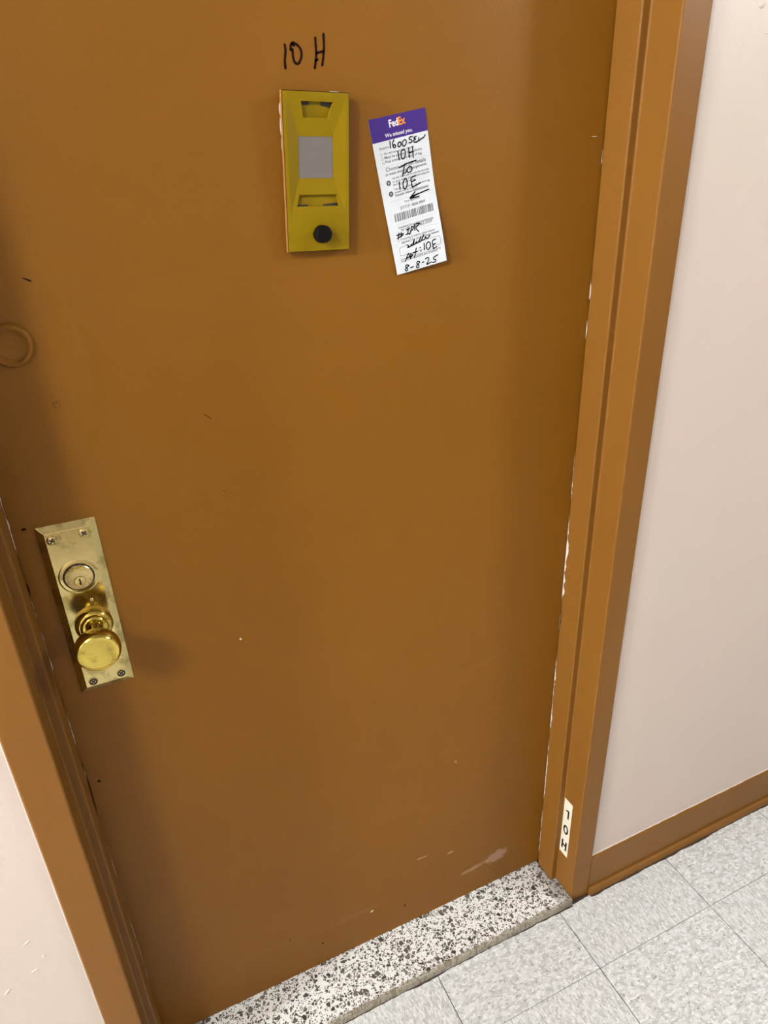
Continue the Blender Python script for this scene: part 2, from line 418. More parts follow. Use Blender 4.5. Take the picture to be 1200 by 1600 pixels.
def stroke_geo(strokes, hw, fn):
    """pen strokes in a flat plane as ribbons with round ends; fn lifts (a, b) onto the surface"""
    V, F = [], []
    for s in strokes:
        p = spline(s)
        b0 = len(V)
        for i, q in enumerate(p):
            a = p[max(i - 1, 0)]; c = p[min(i + 1, len(p) - 1)]
            dx, dz = c[0] - a[0], c[1] - a[1]
            L = math.hypot(dx, dz) or 1e-9
            w = hw * (0.88 + 0.24 * random.random())
            nx, nz = -dz / L * w, dx / L * w
            V.append(fn(q[0] + nx, q[1] + nz)); V.append(fn(q[0] - nx, q[1] - nz))
        for i in range(len(p) - 1):
            F.append((b0 + 2 * i, b0 + 2 * i + 1, b0 + 2 * i + 3, b0 + 2 * i + 2))
        for q in (p[0], p[-1]):
            b1 = len(V)
            for k in range(8):
                V.append(fn(q[0] + hw * math.cos(k * math.pi / 4), q[1] + hw * math.sin(k * math.pi / 4)))
            F.append(tuple(range(b1, b1 + 8)))
    return V, F
def text_geo(body, bold=0.0):
    cu = bpy.data.curves.new('lettering', 'FONT')
    cu.body = body; cu.resolution_u = 2; cu.offset = bold
    o = bpy.data.objects.new('lettering', cu)
    C.objects.link(o)
    dg = bpy.context.evaluated_depsgraph_get()
    me = bpy.data.meshes.new_from_object(o.evaluated_get(dg))
    v = [(p.co.x, p.co.y) for p in me.vertices]; f = [tuple(p.vertices) for p in me.polygons]
    bpy.data.objects.remove(o); bpy.data.curves.remove(cu); bpy.data.meshes.remove(me)
    return v, f

# ================================================================== the setting
XR = W + S + FF        # outer edge of the frame on the right
XL = -S - FF
def wall(name, x0, x1, y0, y1, z0, z1, label):
    o = link(name, box(x0, x1, y0, y1, z0, z1), 'wall')
    return tag(o, label, 'wall', 'structure')
FT = DOOR_TOP + S + FF
wall_left = wall('wall_left', X0, XL, WALL_Y, 0.05, FLOOR, CEIL, 'pale pink painted wall to the left of the brown door')
wall_right = wall('wall_right', XR, X1, WALL_Y, 0.05, FLOOR, CEIL, 'pale pink painted wall to the right of the brown door')
wall('wall_above', XL, XR, WALL_Y, 0.05, FT, CEIL, 'pale pink wall above the brown door frame')
wall_opp = wall('wall_opposite', X0, X1, HALL - 0.1, HALL, FLOOR, CEIL, 'pale pink corridor wall facing the brown door')
wall('wall_end_left', X0 - 0.1, X0, HALL, WALL_Y, FLOOR, CEIL, 'pale pink wall closing the left end of the corridor')
wall('wall_end_right', X1, X1 + 0.1, HALL, WALL_Y, FLOOR, CEIL, 'pale pink wall closing the right end of the corridor')
tag(link('ceiling', box(X0, X1, HALL, 0.05, CEIL, CEIL + 0.08), 'ceiling'), 'plain off white corridor ceiling', 'ceiling', 'structure')

# caulk lines where the wall meets the frame
for par, xe, sgn in ((wall_right, XR, 1), (wall_left, XL, -1)):
    n = 90
    V, F = [], []
    for i in range(n + 1):
        z = FLOOR + (FT - FLOOR) * i / n
        w = 0.0026 + 0.0010 * random.random(); d = 0.0030 + 0.0012 * random.random()
        V += [(xe, WALL_Y + 0.001, z), (xe, WALL_Y - d, z), (xe + sgn * w, WALL_Y + 0.001, z)]
        if i:
            a, b = 3 * (i - 1), 3 * i
            F += [(a, a + 1, b + 1, b), (a + 1, a + 2, b + 2, b + 1)]
    link('caulk_bead', mesh(V, F, smooth=True), 'wall', par)
# paint drips on the walls
def blob(par, x, z, rx, rz, tilt):
    V, F = [], []
    n, m = 10, 3
    for j in range(m):
        f = math.cos(j / m * math.pi / 2); d = 0.0011 * math.sin(j / m * math.pi / 2)
        for k in range(n):
            a = 2 * math.pi * k / n
            u, v = rx * f * math.cos(a), rz * f * math.sin(a)
            V.append((x + u * math.cos(tilt) - v * math.sin(tilt), WALL_Y - d, z + u * math.sin(tilt) + v * math.cos(tilt)))
    V.append((x, WALL_Y - 0.0011, z))
    for j in range(m - 1):
        for k in range(n):
            F.append((j * n + k, j * n + (k + 1) % n, (j + 1) * n + (k + 1) % n, (j + 1) * n + k))
    for k in range(n):
        F.append(((m - 1) * n + k, (m - 1) * n + (k + 1) % n, m * n))
    link('paint_blob', mesh(V, F, smooth=True), 'wall', par)
for x, z, rx, rz, a in ((-0.1176, 0.514, 0.0060, 0.0016, 0.5), (-0.1213, 0.4537, 0.0065, 0.0016, 0.3), (-0.1619, 0.4332, 0.0070, 0.0022, 0.8), (-0.105, 0.475, 0.003, 0.0014, 0.7)):
    blob(wall_left, x, z, rx, rz, a)
for x, z, rx, rz, a in ((1.3152, 0.3467, 0.005, 0.002, 0.4), (0.9991, 1.6284, 0.005, 0.004, 0.2), (1.02, 1.60, 0.006, 0.001, 0.2)):
    blob(wall_right, x, z, rx, rz, a)

# floor: dark bed and single vinyl tiles
floor = tag(link('floor', box(X0, X1, HALL, 0.05, FLOOR - 0.03, FLOOR - 0.0030), 'seam'), 'speckled grey white vinyl tile corridor floor', 'floor', 'structure')
def tile_mesh(sx, sy, mat):
    b = 0.0007
    V = []
    for (dx, z) in ((0, -0.003), (0, -b), (b, 0)):
        for sxn, syn in ((-1, -1), (1, -1), (1, 1), (-1, 1)):
            V.append((sxn * (sx / 2 - dx), syn * (sy / 2 - dx), z))
    F = [(0, 3, 2, 1), (8, 9, 10, 11)]
    for l in (0, 4):
        for k in range(4):
            F.append((l + k, l + (k + 1) % 4, l + 4 + (k + 1) % 4, l + 4 + k))
    me = mesh(V, F)
    me.materials.append(M[mat])
    return me
ROW1 = -0.1055
tm = {}
rows = [(ROW1, TROW)] + [(TROW - k * TILE, TROW - (k + 1) * TILE) for k in range(8)]
rows = [(a, max(b, HALL)) for a, b in rows if a > HALL + 0.01]
k0 = int(math.floor((X0 - TQ) / TILE)) + 1; k1 = int((X1 - TQ) / TILE)
for r, (ya, yb) in enumerate(rows):
    for k in range(k0, k1):
        mat = 'vinyl_a' if (r + k) % 2 else 'vinyl_b'
        key = (round(ya - yb, 4), mat)
        if key not in tm: tm[key] = tile_mesh(TILE - 0.0018, ya - yb - 0.0009, mat)
        o = link('floor_tile', tm[key], None, floor)
        o.location = (TQ + (k + 0.5) * TILE, (ya + yb) / 2, FLOOR + random.uniform(-0.0001, 0.0001))
# grime along the foot of the wall and of the sill
def grime(x0, x1, y, wmin, wmax, step=0.006):
    V, F = [], []
    n = int((x1 - x0) / step)
    w = (wmin + wmax) / 2
    for i in range(n + 1):
        w = min(wmax, max(wmin, w + random.uniform(-1, 1) * (wmax - wmin) * 0.3))
        V += [(x0 + i * step, y + 0.004, FLOOR + 0.0003), (x0 + i * step, y - w, FLOOR + 0.0003)]
        if i: F.append((2 * i - 2, 2 * i - 1, 2 * i + 1, 2 * i))
    link('dirt_line', mesh(V, F), 'grime', floor)
grime(-S, W + S, -DS, 0.0008, 0.0040)
grime(W + S, W + S + 0.056, -D2 - 0.003, 0.0006, 0.0045, 0.004)
grime(W + S + 0.05, 3.0, -0.1135, 0.0006, 0.0040)

# baseboards with a base shoe
def baseboard(name, x0, x1, label, flip=False):
    ys = (lambda y: y) if not flip else (lambda y: HALL + (WALL_Y - y))
    pts = [(WALL_Y, FLOOR), (-0.1040, FLOOR), (-0.1040, 0.0925), (-0.1025, 0.0965), (WALL_Y, 0.0975)]
    b = tag(link(name, prism([(ys(y), z) for y, z in pts], 'x', x0, x1), 'frame'), label, 'baseboard', 'structure')
    sh = [(-0.1040, FLOOR), (-0.1128, FLOOR), (-0.1128, -0.010), (-0.1110, -0.004), (-0.1075, -0.0015), (-0.1040, -0.0008)]
    bevel(link('base_shoe', prism([(ys(y), z) for y, z in sh], 'x', x0, x1), 'frame', b), 0.0008)
    return b
bb = baseboard('baseboard_right', XR, X1, 'brown painted baseboard with base shoe right of the door frame')
baseboard('baseboard_left', X0, XL, 'brown painted baseboard left of the door frame')
baseboard('baseboard_opposite', X0, X1, 'brown painted baseboard of the facing corridor wall', True)
V, F = [], []
for i in range(160):
    x = XR + i * 0.012
    w = 0.0002 + 0.0016 * random.random() ** 2
    V += [(x, WALL_Y + 0.0005, 0.0978 + w), (x, WALL_Y - 0.0014 - 0.6 * w, 0.0977), (x, WALL_Y - 0.0016 - 0.6 * w, 0.0970)]
    if i:
        a, b = 3 * (i - 1), 3 * i
        F += [(a, a + 1, b + 1, b), (a + 1, a + 2, b + 2, b + 1)]
link('caulk_bead', mesh(V, F, smooth=True), 'wall', wall_right)

# terrazzo sill
sill = link('trim_2', prism([(0, 0.03), (0, -D1), (-S, -D1), (-S, -DS), (W + S, -DS), (W + S, -D1), (W, -D1), (W, 0.03)], 'z', FLOOR - 0.002, 0.0), 'terrazzo')
bevel(sill, 0.0022, 2)
tag(sill, 'black and white speckled terrazzo sill under the brown door', 'threshold', 'structure')

# steel door frame
frame = tag(empty('trim_1', (0, 0, FLOOR)), 'brown painted steel frame with stepped jambs around the door', 'door frame', 'structure')
def jamb(sgn, xs):
    f = lambda a: xs + sgn * a
    pts = [(f(0), -0.0025), (f(0), -D1), (f(S), -D1), (f(S), -D2), (f(S + FF), -D2), (f(S + FF), WALL_Y + 0.002), (f(S + FF), 0.05), (f(S + 0.02), 0.05), (f(S + 0.02), -0.0025)]
    o = link('jamb', prism(pts, 'z', FLOOR, FT), 'frame', frame)
    o.location = (0, 0, -FLOOR)
    bevel(o, 0.0026, 3)
    return o
jr = jamb(1, W)
jl = jamb(-1, 0.0)
z0 = DOOR_TOP
hd = link('head', prism([(-0.0025, z0), (-D1, z0), (-D1, z0 + S), (-D2, z0 + S), (-D2, FT), (0.05, FT), (0.05, z0 + S + 0.02), (-0.0025, z0 + S + 0.02)], 'x', -S, W + S), 'frame', frame)
hd.location = (0, 0, -FLOOR)
bevel(hd, 0.0016, 3)

# ================================================================== the door
door = link('door_1', box(-0.011, W + 0.011, 0.0, 0.044, 0.0030, DOOR_TOP + 0.01), 'door')
bevel(door, 0.0008)
tag(door, 'brown painted metal apartment door with handwritten number and brass lock', 'door', 'structure')

# handwritten number
V, F = stroke_geo(MARKER_STROKES, 0.00135, lambda a, b: (a, -0.0003, b))
tag(link('handwritten_number', mesh(V, F), 'marker', door), 'number 10 H handwritten in dark marker')

# blanked lock hole, painted over
pr = [(0, 0.0243), (0.0018, 0.0240), (0.0042, 0.0230), (0.0056, 0.0212), (0.0054, 0.0194), (0.0038, 0.0176), (0.0026, 0.0166), (0.0025, 0.0150), (0.0030, 0.0142), (0.0025, 0.0132), (0.0024, 0.0002)]
tag(link('painted_over_lock_ring', lathe(pr, 0.0545, 1.3005, 0.0, 48), 'door', door), 'round old lock blank painted over in brown')

# dents, nicks and chips
def patch(name, x, z, rx, rz, tilt, mat, n=9, y=-0.0004):
    V = []
    for k in range(n):
        a = 2 * math.pi * k / n
        q = 0.7 + 0.5 * random.random()
        u, v = rx * q * math.cos(a), rz * q * math.sin(a)
        V.append((x + u * math.cos(tilt) - v * math.sin(tilt), y, z + u * math.sin(tilt) + v * math.cos(tilt)))
    return link(name, mesh(V, [tuple(range(n))]), mat, door)
for x, z, rx, rz, a in ((0.0868, 1.3668, 0.0045, 0.0011, -0.5), (0.0152, 1.0834, 0.0030, 0.0024, 0.1), (0.0157, 0.6634, 0.0024, 0.0024, 0),
                        (0.2539, 1.1851, 0.0075, 0.0005, -0.75), (0.2600, 1.0800, 0.0008, 0.0008, 0), (0.3200, 0.0650, 0.0018, 0.0028, 0.2), (0.5050, 0.0630, 0.0018, 0.0034, -0.4), (0.2560, 0.118, 0.0016, 0.0018, 0), (0.0835, 1.2315, 0.0026, 0.0009, 0.7)):  # last entry is a painted shade crescent that deepens the screw dent
    patch('dent', x, z, rx, rz, a, 'hole')
for x, z, rx, rz, a in ((0.2515, 0.8399, 0.0016, 0.0022, 0.3), (0.8330, 1.4900, 0.006, 0.0005, 0.0), (0.4300, 0.0935, 0.004, 0.003, 0.4)):
    patch('paint_chip', x, z, rx, rz, a, 'chip')
tag(link('screw_dent', lathe([(0, 0.0042), (0.0010, 0.0036), (0.0012, 0.0028), (0.0002, 0.0018), (0.0001, 0.0001)], 0.0850, 1.2295, 0.0, 20), 'door', door), 'small painted over screw hole')

# chipped paint along the meeting edges
def chips(par, spans, fn, mat='chip', loc=None):
    for (za, zb, wmax) in spans:
        V, F = [], []
        n = max(4, int(abs(zb - za) / 0.004))
        w = 0.0
        for i in range(n + 1):
            t = i / n
            w = min(wmax, max(wmax * 0.12, w + random.uniform(-1, 1) * wmax * 0.45)) * min(1, 6 * t + 0.1, 6 * (1 - t) + 0.1)
            z = za + (zb - za) * t
            V += [fn(0, z), fn(w, z)]
            if i: F.append((2 * i - 2, 2 * i - 1, 2 * i + 1, 2 * i))
        o = link('paint_chip', mesh(V, F), mat, par)
        if loc: o.location = loc
up = (0, 0, -FLOOR)
chips(frame, [(0.905, 0.72, 0.0065), (0.70, 0.66, 0.003), (0.60, 0.40, 0.0040), (0.39, 0.20, 0.0026), (1.02, 0.93, 0.0030), (1.30, 1.27, 0.0030), (1.24, 1.21, 0.002), (1.475, 1.455, 0.003), (0.19, 0.02, 0.0016)],
      lambda w, z: (W - 0.0005, -0.0028 - w, z), 'chip', up)
chips(frame, [(1.295, 1.255, 0.0020), (0.72, 0.655, 0.0022), (1.47, 1.44, 0.0012)], lambda w, z: (W - 0.0007, -0.0035 - w, z), 'hole', up)
chips(door, [(1.16, 1.05, 0.0016), (0.99, 0.955, 0.0012), (0.94, 0.865, 0.0018), (0.80, 0.74, 0.0012), (0.56, 0.16, 0.0007), (0.70, 0.66, 0.0014)], lambda w, z: (0.0002 + w, -0.0006, z))
chips(door, [(1.06, 0.99, 0.0032), (0.88, 0.80, 0.0020), (0.75, 0.60, 0.0016)], lambda w, z: (0.0006 + w, -0.0004, z), 'hole')

# ------------------------------------------------------------------ lock set on the door (thing > part > sub-part)
LX0, LX1, LZ0, LZ1, LT, LB = 0.0260, 0.0962, 0.8270, 1.0820, 0.0062, 0.0090
V = [(LX0, 0, LZ0), (LX1, 0, LZ0), (LX1, 0, LZ1), (LX0, 0, LZ1),
     (LX0, -0.0010, LZ0), (LX1, -0.0010, LZ0), (LX1, -0.0010, LZ1), (LX0, -0.0010, LZ1),
     (LX0 + LB, -LT, LZ0 + LB), (LX1 - LB, -LT, LZ0 + LB), (LX1 - LB, -LT, LZ1 - LB), (LX0 + LB, -LT, LZ1 - LB)]
F = [(0, 1, 2, 3), (8, 9, 10, 11)] + [(l + k, l + (k + 1) % 4, l + 4 + (k + 1) % 4, l + 4 + k) for l in (0, 4) for k in range(4)]
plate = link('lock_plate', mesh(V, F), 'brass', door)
bevel(plate, 0.0009, 2, 15)
tag(plate, 'polished brass lock plate with bevelled edges, cylinder and round knob')
LXc = 0.0612
# raised boss, dark gap, cylinder, plug, keyway
cx, cz = 0.0612, 1.0065
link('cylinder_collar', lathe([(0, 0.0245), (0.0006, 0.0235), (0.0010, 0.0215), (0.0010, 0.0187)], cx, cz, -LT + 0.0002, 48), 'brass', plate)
link('cylinder_gap', lathe([(0, 0.0190), (0.0013, 0.0190), (0.0013, 0.0001)], cx, cz, -LT, 40), 'black', plate)
link('lock_cylinder', lathe([(0, 0.0173), (0.0022, 0.0173), (0.0030, 0.0165), (0.0027, 0.0155), (0.0018, 0.0080), (0.0017, 0.0001)], cx, cz, -LT, 44), 'steel', plate)
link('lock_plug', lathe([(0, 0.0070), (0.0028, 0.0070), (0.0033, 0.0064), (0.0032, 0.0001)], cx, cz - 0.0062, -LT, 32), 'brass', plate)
ky = -LT - 0.0036
kv = [(cx + a, ky, cz - 0.0062 + 1.15 * b) for a, b in ((-0.0012, 0.0030), (-0.0002, 0.0042), (0.0011, 0.0034), (0.0010, 0.0010), (0.0016, 0.0002), (0.0010, -0.0016), (0.0014, -0.0040), (-0.0008, -0.0042), (-0.0014, -0.0016), (-0.0006, 0.0004))]
link('keyway', mesh(kv, [tuple(range(10))]), 'black', plate)
# knob with rose and neck
kx, kz = 0.0642, 0.9335
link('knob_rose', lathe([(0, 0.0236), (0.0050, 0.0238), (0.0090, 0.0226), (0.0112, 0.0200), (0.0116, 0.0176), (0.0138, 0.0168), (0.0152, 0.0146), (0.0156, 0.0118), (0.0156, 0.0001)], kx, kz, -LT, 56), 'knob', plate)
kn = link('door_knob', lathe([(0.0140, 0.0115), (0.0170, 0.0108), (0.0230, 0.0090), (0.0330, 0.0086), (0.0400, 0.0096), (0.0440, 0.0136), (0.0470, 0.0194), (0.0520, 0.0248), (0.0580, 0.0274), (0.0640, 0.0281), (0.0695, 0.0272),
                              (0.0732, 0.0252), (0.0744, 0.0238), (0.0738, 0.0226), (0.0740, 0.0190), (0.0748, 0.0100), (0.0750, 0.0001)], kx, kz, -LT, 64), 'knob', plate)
# screws with a cross slot
for (sx, sz, deep) in ((0.0420, 1.0635, 0), (0.0796, 1.0650, 0), (0.0446, 0.8430, 1), (0.0815, 0.8440, 1)):
    pr = [(0, 0.0062), (0.0004, 0.0062), (0.0010, 0.0052), (0.0016, 0.0036), (0.0017, 0.0001)] if not deep else [(0, 0.0064), (0.0008, 0.0062), (0.0009, 0.0054), (0.0003, 0.0050), (0.0007, 0.0040), (0.0008, 0.0001)]
    link('screw', lathe(pr, sx, sz, -LT, 24), 'steel', plate)
    a = random.uniform(0.2, 1.2); L, wd = 0.0036, 0.0009
    V, F = [], []
    for q in (a, a + math.pi / 2):
        c, s = math.cos(q), math.sin(q)
        b0 = len(V)
        y = -LT - (0.0019 if not deep else 0.0010) - (0.00005 if q > a else 0)
        V += [(sx + u * c - v * s, y, sz + u * s + v * c) for u, v in ((-L, -wd), (L, -wd), (L, wd), (-L, wd))]
        F.append((b0, b0 + 1, b0 + 2, b0 + 3))
    link('screw_slot', mesh(V, F), 'black', plate)
    if deep:
        link('screw_gap', lathe([(0.00045, 0.0055), (0.00095, 0.0054), (0.00095, 0.0034), (0.00045, 0.0033)], sx, sz, -LT, 24), 'black', plate)
link('set_pin', lathe([(0, 0.0030), (0.0008, 0.0026), (0.0013, 0.0016), (0.0014, 0.0001)], 0.0685, 0.9690, -LT, 20), 'brass', plate)

# ================================================================== door viewer with bell button
VC = dict(TL=Vector((0.3838, -0.0185, 1.5406)), TR=Vector((0.4635, -0.0155, 1.5382)), BR=Vector((0.4549, -0.0125, 1.3720)), BL=Vector((0.3772, -0.0118, 1.3740)))
def vp(u, v, w=0.0):
    a = VC['TL'].lerp(VC['TR'], u); b = VC['BL'].lerp(VC['BR'], u)
    p = a.lerp(b, v)
    return (p.x, p.y + w, p.z)
viewer = tag(empty('door_viewer', (0.42, 0.0, 1.455)), 'yellow rectangular door viewer with grey glass and black bell button', 'door viewer')
inv = Matrix.Translation(-Vector(viewer.location))
def vpart(name, verts, faces, mat, par=None, smooth=False):
    par = par or viewer
    me = mesh([Vector(v) - viewer.location for v in verts], faces, smooth=smooth)
    return link(name, me, mat, par)
RIM = [(0, 0), (1, 0), (1, 1), (0, 1)]
FUN = [(0.045, 0.022), (0.955, 0.022), (0.945, 0.755), (0.055, 0.755)]
MIR = [(0.222, 0.262), (0.752, 0.262), (0.755, 0.520), (0.215, 0.520)]
DEP = 0.0030
SU = [(0.270, 0.055), (0.760, 0.055), (0.690, 0.150), (0.300, 0.150)]
SL = [(0.206, 0.627), (0.804, 0.627), (0.842, 0.702), (0.158, 0.702)]
def fdepth(v):
    return DEP * ((v - 0.022) / (0.262 - 0.022)) if v < 0.4 else DEP * ((0.755 - v) / (0.755 - 0.520))
V, F = [], []
def add(uvw):
    V.append(vp(*uvw)); return len(V) - 1
def ring(ia, ib):
    n = len(ia)
    for k in range(n): F.append((ia[k], ia[(k + 1) % n], ib[(k + 1) % n], ib[k]))
rim = [add((u, v, 0)) for u, v in RIM]
back = [add((u, v, 0.0035)) for u, v in RIM]
fun = [add((u, v, 0)) for u, v in FUN]
mir = [add((u, v, DEP)) for u, v in MIR]
ring(back, rim); ring(rim, fun)
F.append((fun[1], fun[2], mir[2], mir[1])); F.append((fun[3], fun[0], mir[0], mir[3]))
slot_back = []
for outer, slot in (((fun[0], fun[1], mir[1], mir[0]), SU), ((mir[3], mir[2], fun[2], fun[3]), SL)):
    s = [add((u, v, fdepth(v))) for u, v in slot]
    ring(list(outer), s)
    d = [add((u, v, fdepth(v) + 0.0048)) for u, v in slot]
    ring(s, d)
    slot_back.append(slot)
me = bpy.data.meshes.new('face_plate')
me.from_pydata([tuple(Vector(v) - viewer.location) for v in V], [], F)
bm = bmesh.new(); bm.from_mesh(me); bmesh.ops.recalc_face_normals(bm, faces=bm.faces); bm.to_mesh(me); bm.free()
face = link('face_plate', me, 'yellow', viewer)
for slot in slot_back:
    vpart('sound_slot', [vp(u, v, fdepth(v) + 0.0046) for u, v in slot], [(0, 1, 2, 3)], 'yellow')
    # dark gap left open along the deep edge of the slot
    top = slot is SU
    e = [slot[0], slot[1]] if top else [slot[3], slot[2]]
    dv = 0.022 if top else -0.012
    q = [e[0], (e[0][0] * 0.72 + e[1][0] * 0.28, e[0][1]), (e[0][0] * 0.72 + e[1][0] * 0.28, e[0][1] + dv), (e[0][0], e[0][1] + dv),
         (e[0][0] * 0.36 + e[1][0] * 0.64, e[0][1]), e[1], (e[1][0] - 0.012, e[1][1] + dv * 1.6), (e[0][0] * 0.36 + e[1][0] * 0.64, e[1][1] + dv)]
    vpart('slot_gap', [vp(u, v, fdepth(v) + 0.0043) for u, v in q], [(0, 1, 2, 3), (4, 5, 6, 7)], 'black')
# glass, slightly recessed
g = [vp(u, v, DEP + 0.0004) for u, v in MIR] + [vp(u, v, DEP + 0.0024) for u, v in MIR]
tag(vpart('viewer_glass', g, [(0, 1, 2, 3), (4, 5, 6, 7)] + [(k, (k + 1) % 4, 4 + (k + 1) % 4, 4 + k) for k in range(4)], 'glass'), 'grey reflective viewing glass')
# painted rim edge
E_ = 0.012
o_ = [(-0.012, -0.005), (1.008, -0.004), (1.008, 1.003), (-0.010, 1.004)]
V, F = [], []
V += [vp(u, v, 0.0006) for u, v in o_] + [vp(u, v, 0.0068) for u, v in o_]
F = [(k, (k + 1) % 4, 4 + (k + 1) % 4, 4 + k) for k in range(4)]
vpart('plate_edge', V, F, 'tan')
# mounting box reaching back to the door
V = [vp(u, v, 0.0050) for u, v in ((0.018, 0.01), (0.985, 0.01), (0.985, 0.993), (0.015, 0.993))]
V += [(p[0], -0.0004, p[2]) for p in V]
vpart('mounting_box', V, [(4, 5, 6, 7)] + [(k, (k + 1) % 4, 4 + (k + 1) % 4, 4 + k) for k in range(4)], 'frame')
# lumps of caulk showing at the loose left side
for (va, vb, d) in ((0.062, 0.135, 0.0014), (0.150, 0.255, 0.0013), (0.270, 0.350, 0.0005)):
    V, F = [], []
    n = 8
    for i in range(n + 1):
        v = va + (vb - va) * i / n
        k = math.sin(math.pi * i / n) ** 0.5
        p = Vector(vp(0.015, v, 0.0050))
        yb = -0.0006 + (p.y + 0.0006) * 0.15
        ym = p.y * 0.93
        V += [(p.x, ym, p.z), (p.x - d * k - 0.0002, (ym * 0.7 + yb * 0.3), p.z), (p.x - d * 0.8 * k - 0.0002, yb, p.z), (p.x, yb, p.z)]
        if i:
            a, b = 4 * (i - 1), 4 * i
            F += [(a + j, a + j + 1, b + j + 1, b + j) for j in range(3)]
    vpart('caulk_lump', V, F, 'caulk', smooth=True)
V = []
for w in (0.004, 0.009):
    for u, v in ((0.73, -0.004), (0.74, -0.010), (0.86, -0.009), (0.87, -0.003)): V.append(vp(u, v, w))
vpart('caulk_lump', V, [(0, 1, 2, 3), (4, 5, 6, 7)] + [(k, (k + 1) % 4, 4 + (k + 1) % 4, 4 + k) for k in range(4)], 'caulk')
# bell button
bp_ = Vector(vp(0.535, 0.885))
bme = lathe([(0, 0.0108), (0.0004, 0.0108), (0.0004, 0.0100), (0.0110, 0.0098), (0.0123, 0.0090), (0.0125, 0.0001)], bp_.x - viewer.location.x, bp_.z - viewer.location.z, bp_.y + 0.0002, 40)
tag(link('bell_button', bme, 'button', viewer), 'black round bell button')

# ================================================================== delivery notice
PW, PH = 0.0776, 0.1810
def smst(a, b, x):
    t = min(1, max(0, (x - a) / (b - a))); return t * t * (3 - 2 * t)
def pp(u, v, e=0.0):
    k = PAPER
    x = (1 - v) * ((1 - u) * k['TL'][0] + u * k['TR'][0]) + v * ((1 - u) * k['BL'][0] + u * k['BR'][0])
    z = (1 - v) * ((1 - u) * k['TL'][1] + u * k['TR'][1]) + v * ((1 - u) * k['BL'][1] + u * k['BR'][1])
    return (x, -(0.0008 + 0.008 * smst(0.4, 1, v) * (0.25 + 0.75 * u)) - e, z)
notice = None
def npart(name, V, F, mat, par=None):
    o = link(name, mesh([Vector(v) - NLOC for v in V], F), mat, par)
    return o
NLOC = Vector(pp(0.5, 0.5))
def grid(u0, v0, u1, v1, nu, nv, e, vtop=None):
    V, F = [], []
    for j in range(nv + 1):
        for i in range(nu + 1):
            u = u0 + (u1 - u0) * i / nu
            vv1 = v1 if vtop is None else vtop[0] + (vtop[1] - vtop[0]) * u
            V.append(pp(u, v0 + (vv1 - v0) * j / nv, e))
    for j in range(nv):
        for i in range(nu):
            a = j * (nu + 1) + i
            F.append((a, a + 1, a + nu + 2, a + nu + 1))
    return V, F
V, F = grid(0, 0, 1, 1, 8, 28, 0)
notice = npart('delivery_notice', V, F, 'paper')
notice.location = NLOC
sd = notice.modifiers.new('thickness', 'SOLIDIFY'); sd.thickness = 0.0003; sd.offset = -1 if notice.data.polygons[0].normal.y < 0 else 1
tag(notice, 'white paper delivery notice with purple header stuck to the door', 'notice')
V, F = grid(0, 0, 1, 0, 6, 4, 0.00012, (BAND[0][1], BAND[1][1]))
npart('header_band', V, F, 'purple', notice)
inkmap = {'g': ('grey_ink', 0.012), 'd': ('grey_ink', 0.02), 'w': ('white_ink', 0.03), 'o': ('orange', 0.03), 'w2': ('white_ink', 0.012)}
groups = {}
for body, a, b, kind in PRINT:
    v, f = text_geo(body, inkmap[kind][1])
    x0 = min(q[0] for q in v); x1 = max(q[0] for q in v)
    A = Vector((a[0] * PW, a[1] * PH)); B = Vector((b[0] * PW, b[1] * PH))
    d = (B - A); sc = d.length / (x1 - x0); d.normalize()
    nrm = Vector((d.y, -d.x))          # up on the sheet
    ys = 1.25 if kind in 'wo' else (1.0 if kind == 'w2' else 1.0)
    key = {'w': 'logo_white_letters', 'o': 'logo_orange_letters', 'w2': 'header_words'}.get(kind, 'printed_text')
    V, F, mt = groups.setdefault(key, ([], [], inkmap[kind][0]))
    b0 = len(V)
    for q in v:
        p = A + d * ((q[0] - x0) * sc) + nrm * (q[1] * sc * ys)
        V.append(pp(p.x / PW, p.y / PH, 0.00022))
    F += [tuple(b0 + i for i in t) for t in f]
for key, (V, F, mt) in groups.items():
    npart(key, V, F, mt, notice)
flat = lambda e: (lambda a, b: pp(a / PW, b / PH, e))
met = lambda q: (q[0] * PW, q[1] * PH)
V, F = stroke_geo([[met(a), met(b)] for a, b in RULES], 0.00013, flat(0.0002))
npart('ruled_lines', V, F, 'rule_ink', notice)
cor = [met(q) for q in FRAME_BOX]
rr = []
for i in range(4):
    p, c, n = Vector(cor[i - 1]), Vector(cor[i]), Vector(cor[(i + 1) % 4])
    rr += [c + (p - c).normalized() * 0.002, c + ((p - c).normalized() + (n - c).normalized()) * 0.0006, c + (n - c).normalized() * 0.002]
rr = [tuple(q) for q in rr]; rr.append(rr[0])
st = [[rr[i], rr[i + 1]] for i in range(len(rr) - 1)]
V, F = stroke_geo(st, 0.0002, flat(0.0002))
npart('signature_box', V, F, 'grey_ink', notice)
for q in CHECKBOXES:
    c = met(q); h = 0.0011
    sq = [(c[0] - h, c[1] - h), (c[0] + h, c[1] - h), (c[0] + h, c[1] + h), (c[0] - h, c[1] + h)]
    V, F = stroke_geo([[sq[i], sq[(i + 1) % 4]] for i in range(4)], 0.00014, flat(0.0002))
    npart('checkbox', V, F, 'grey_ink', notice)
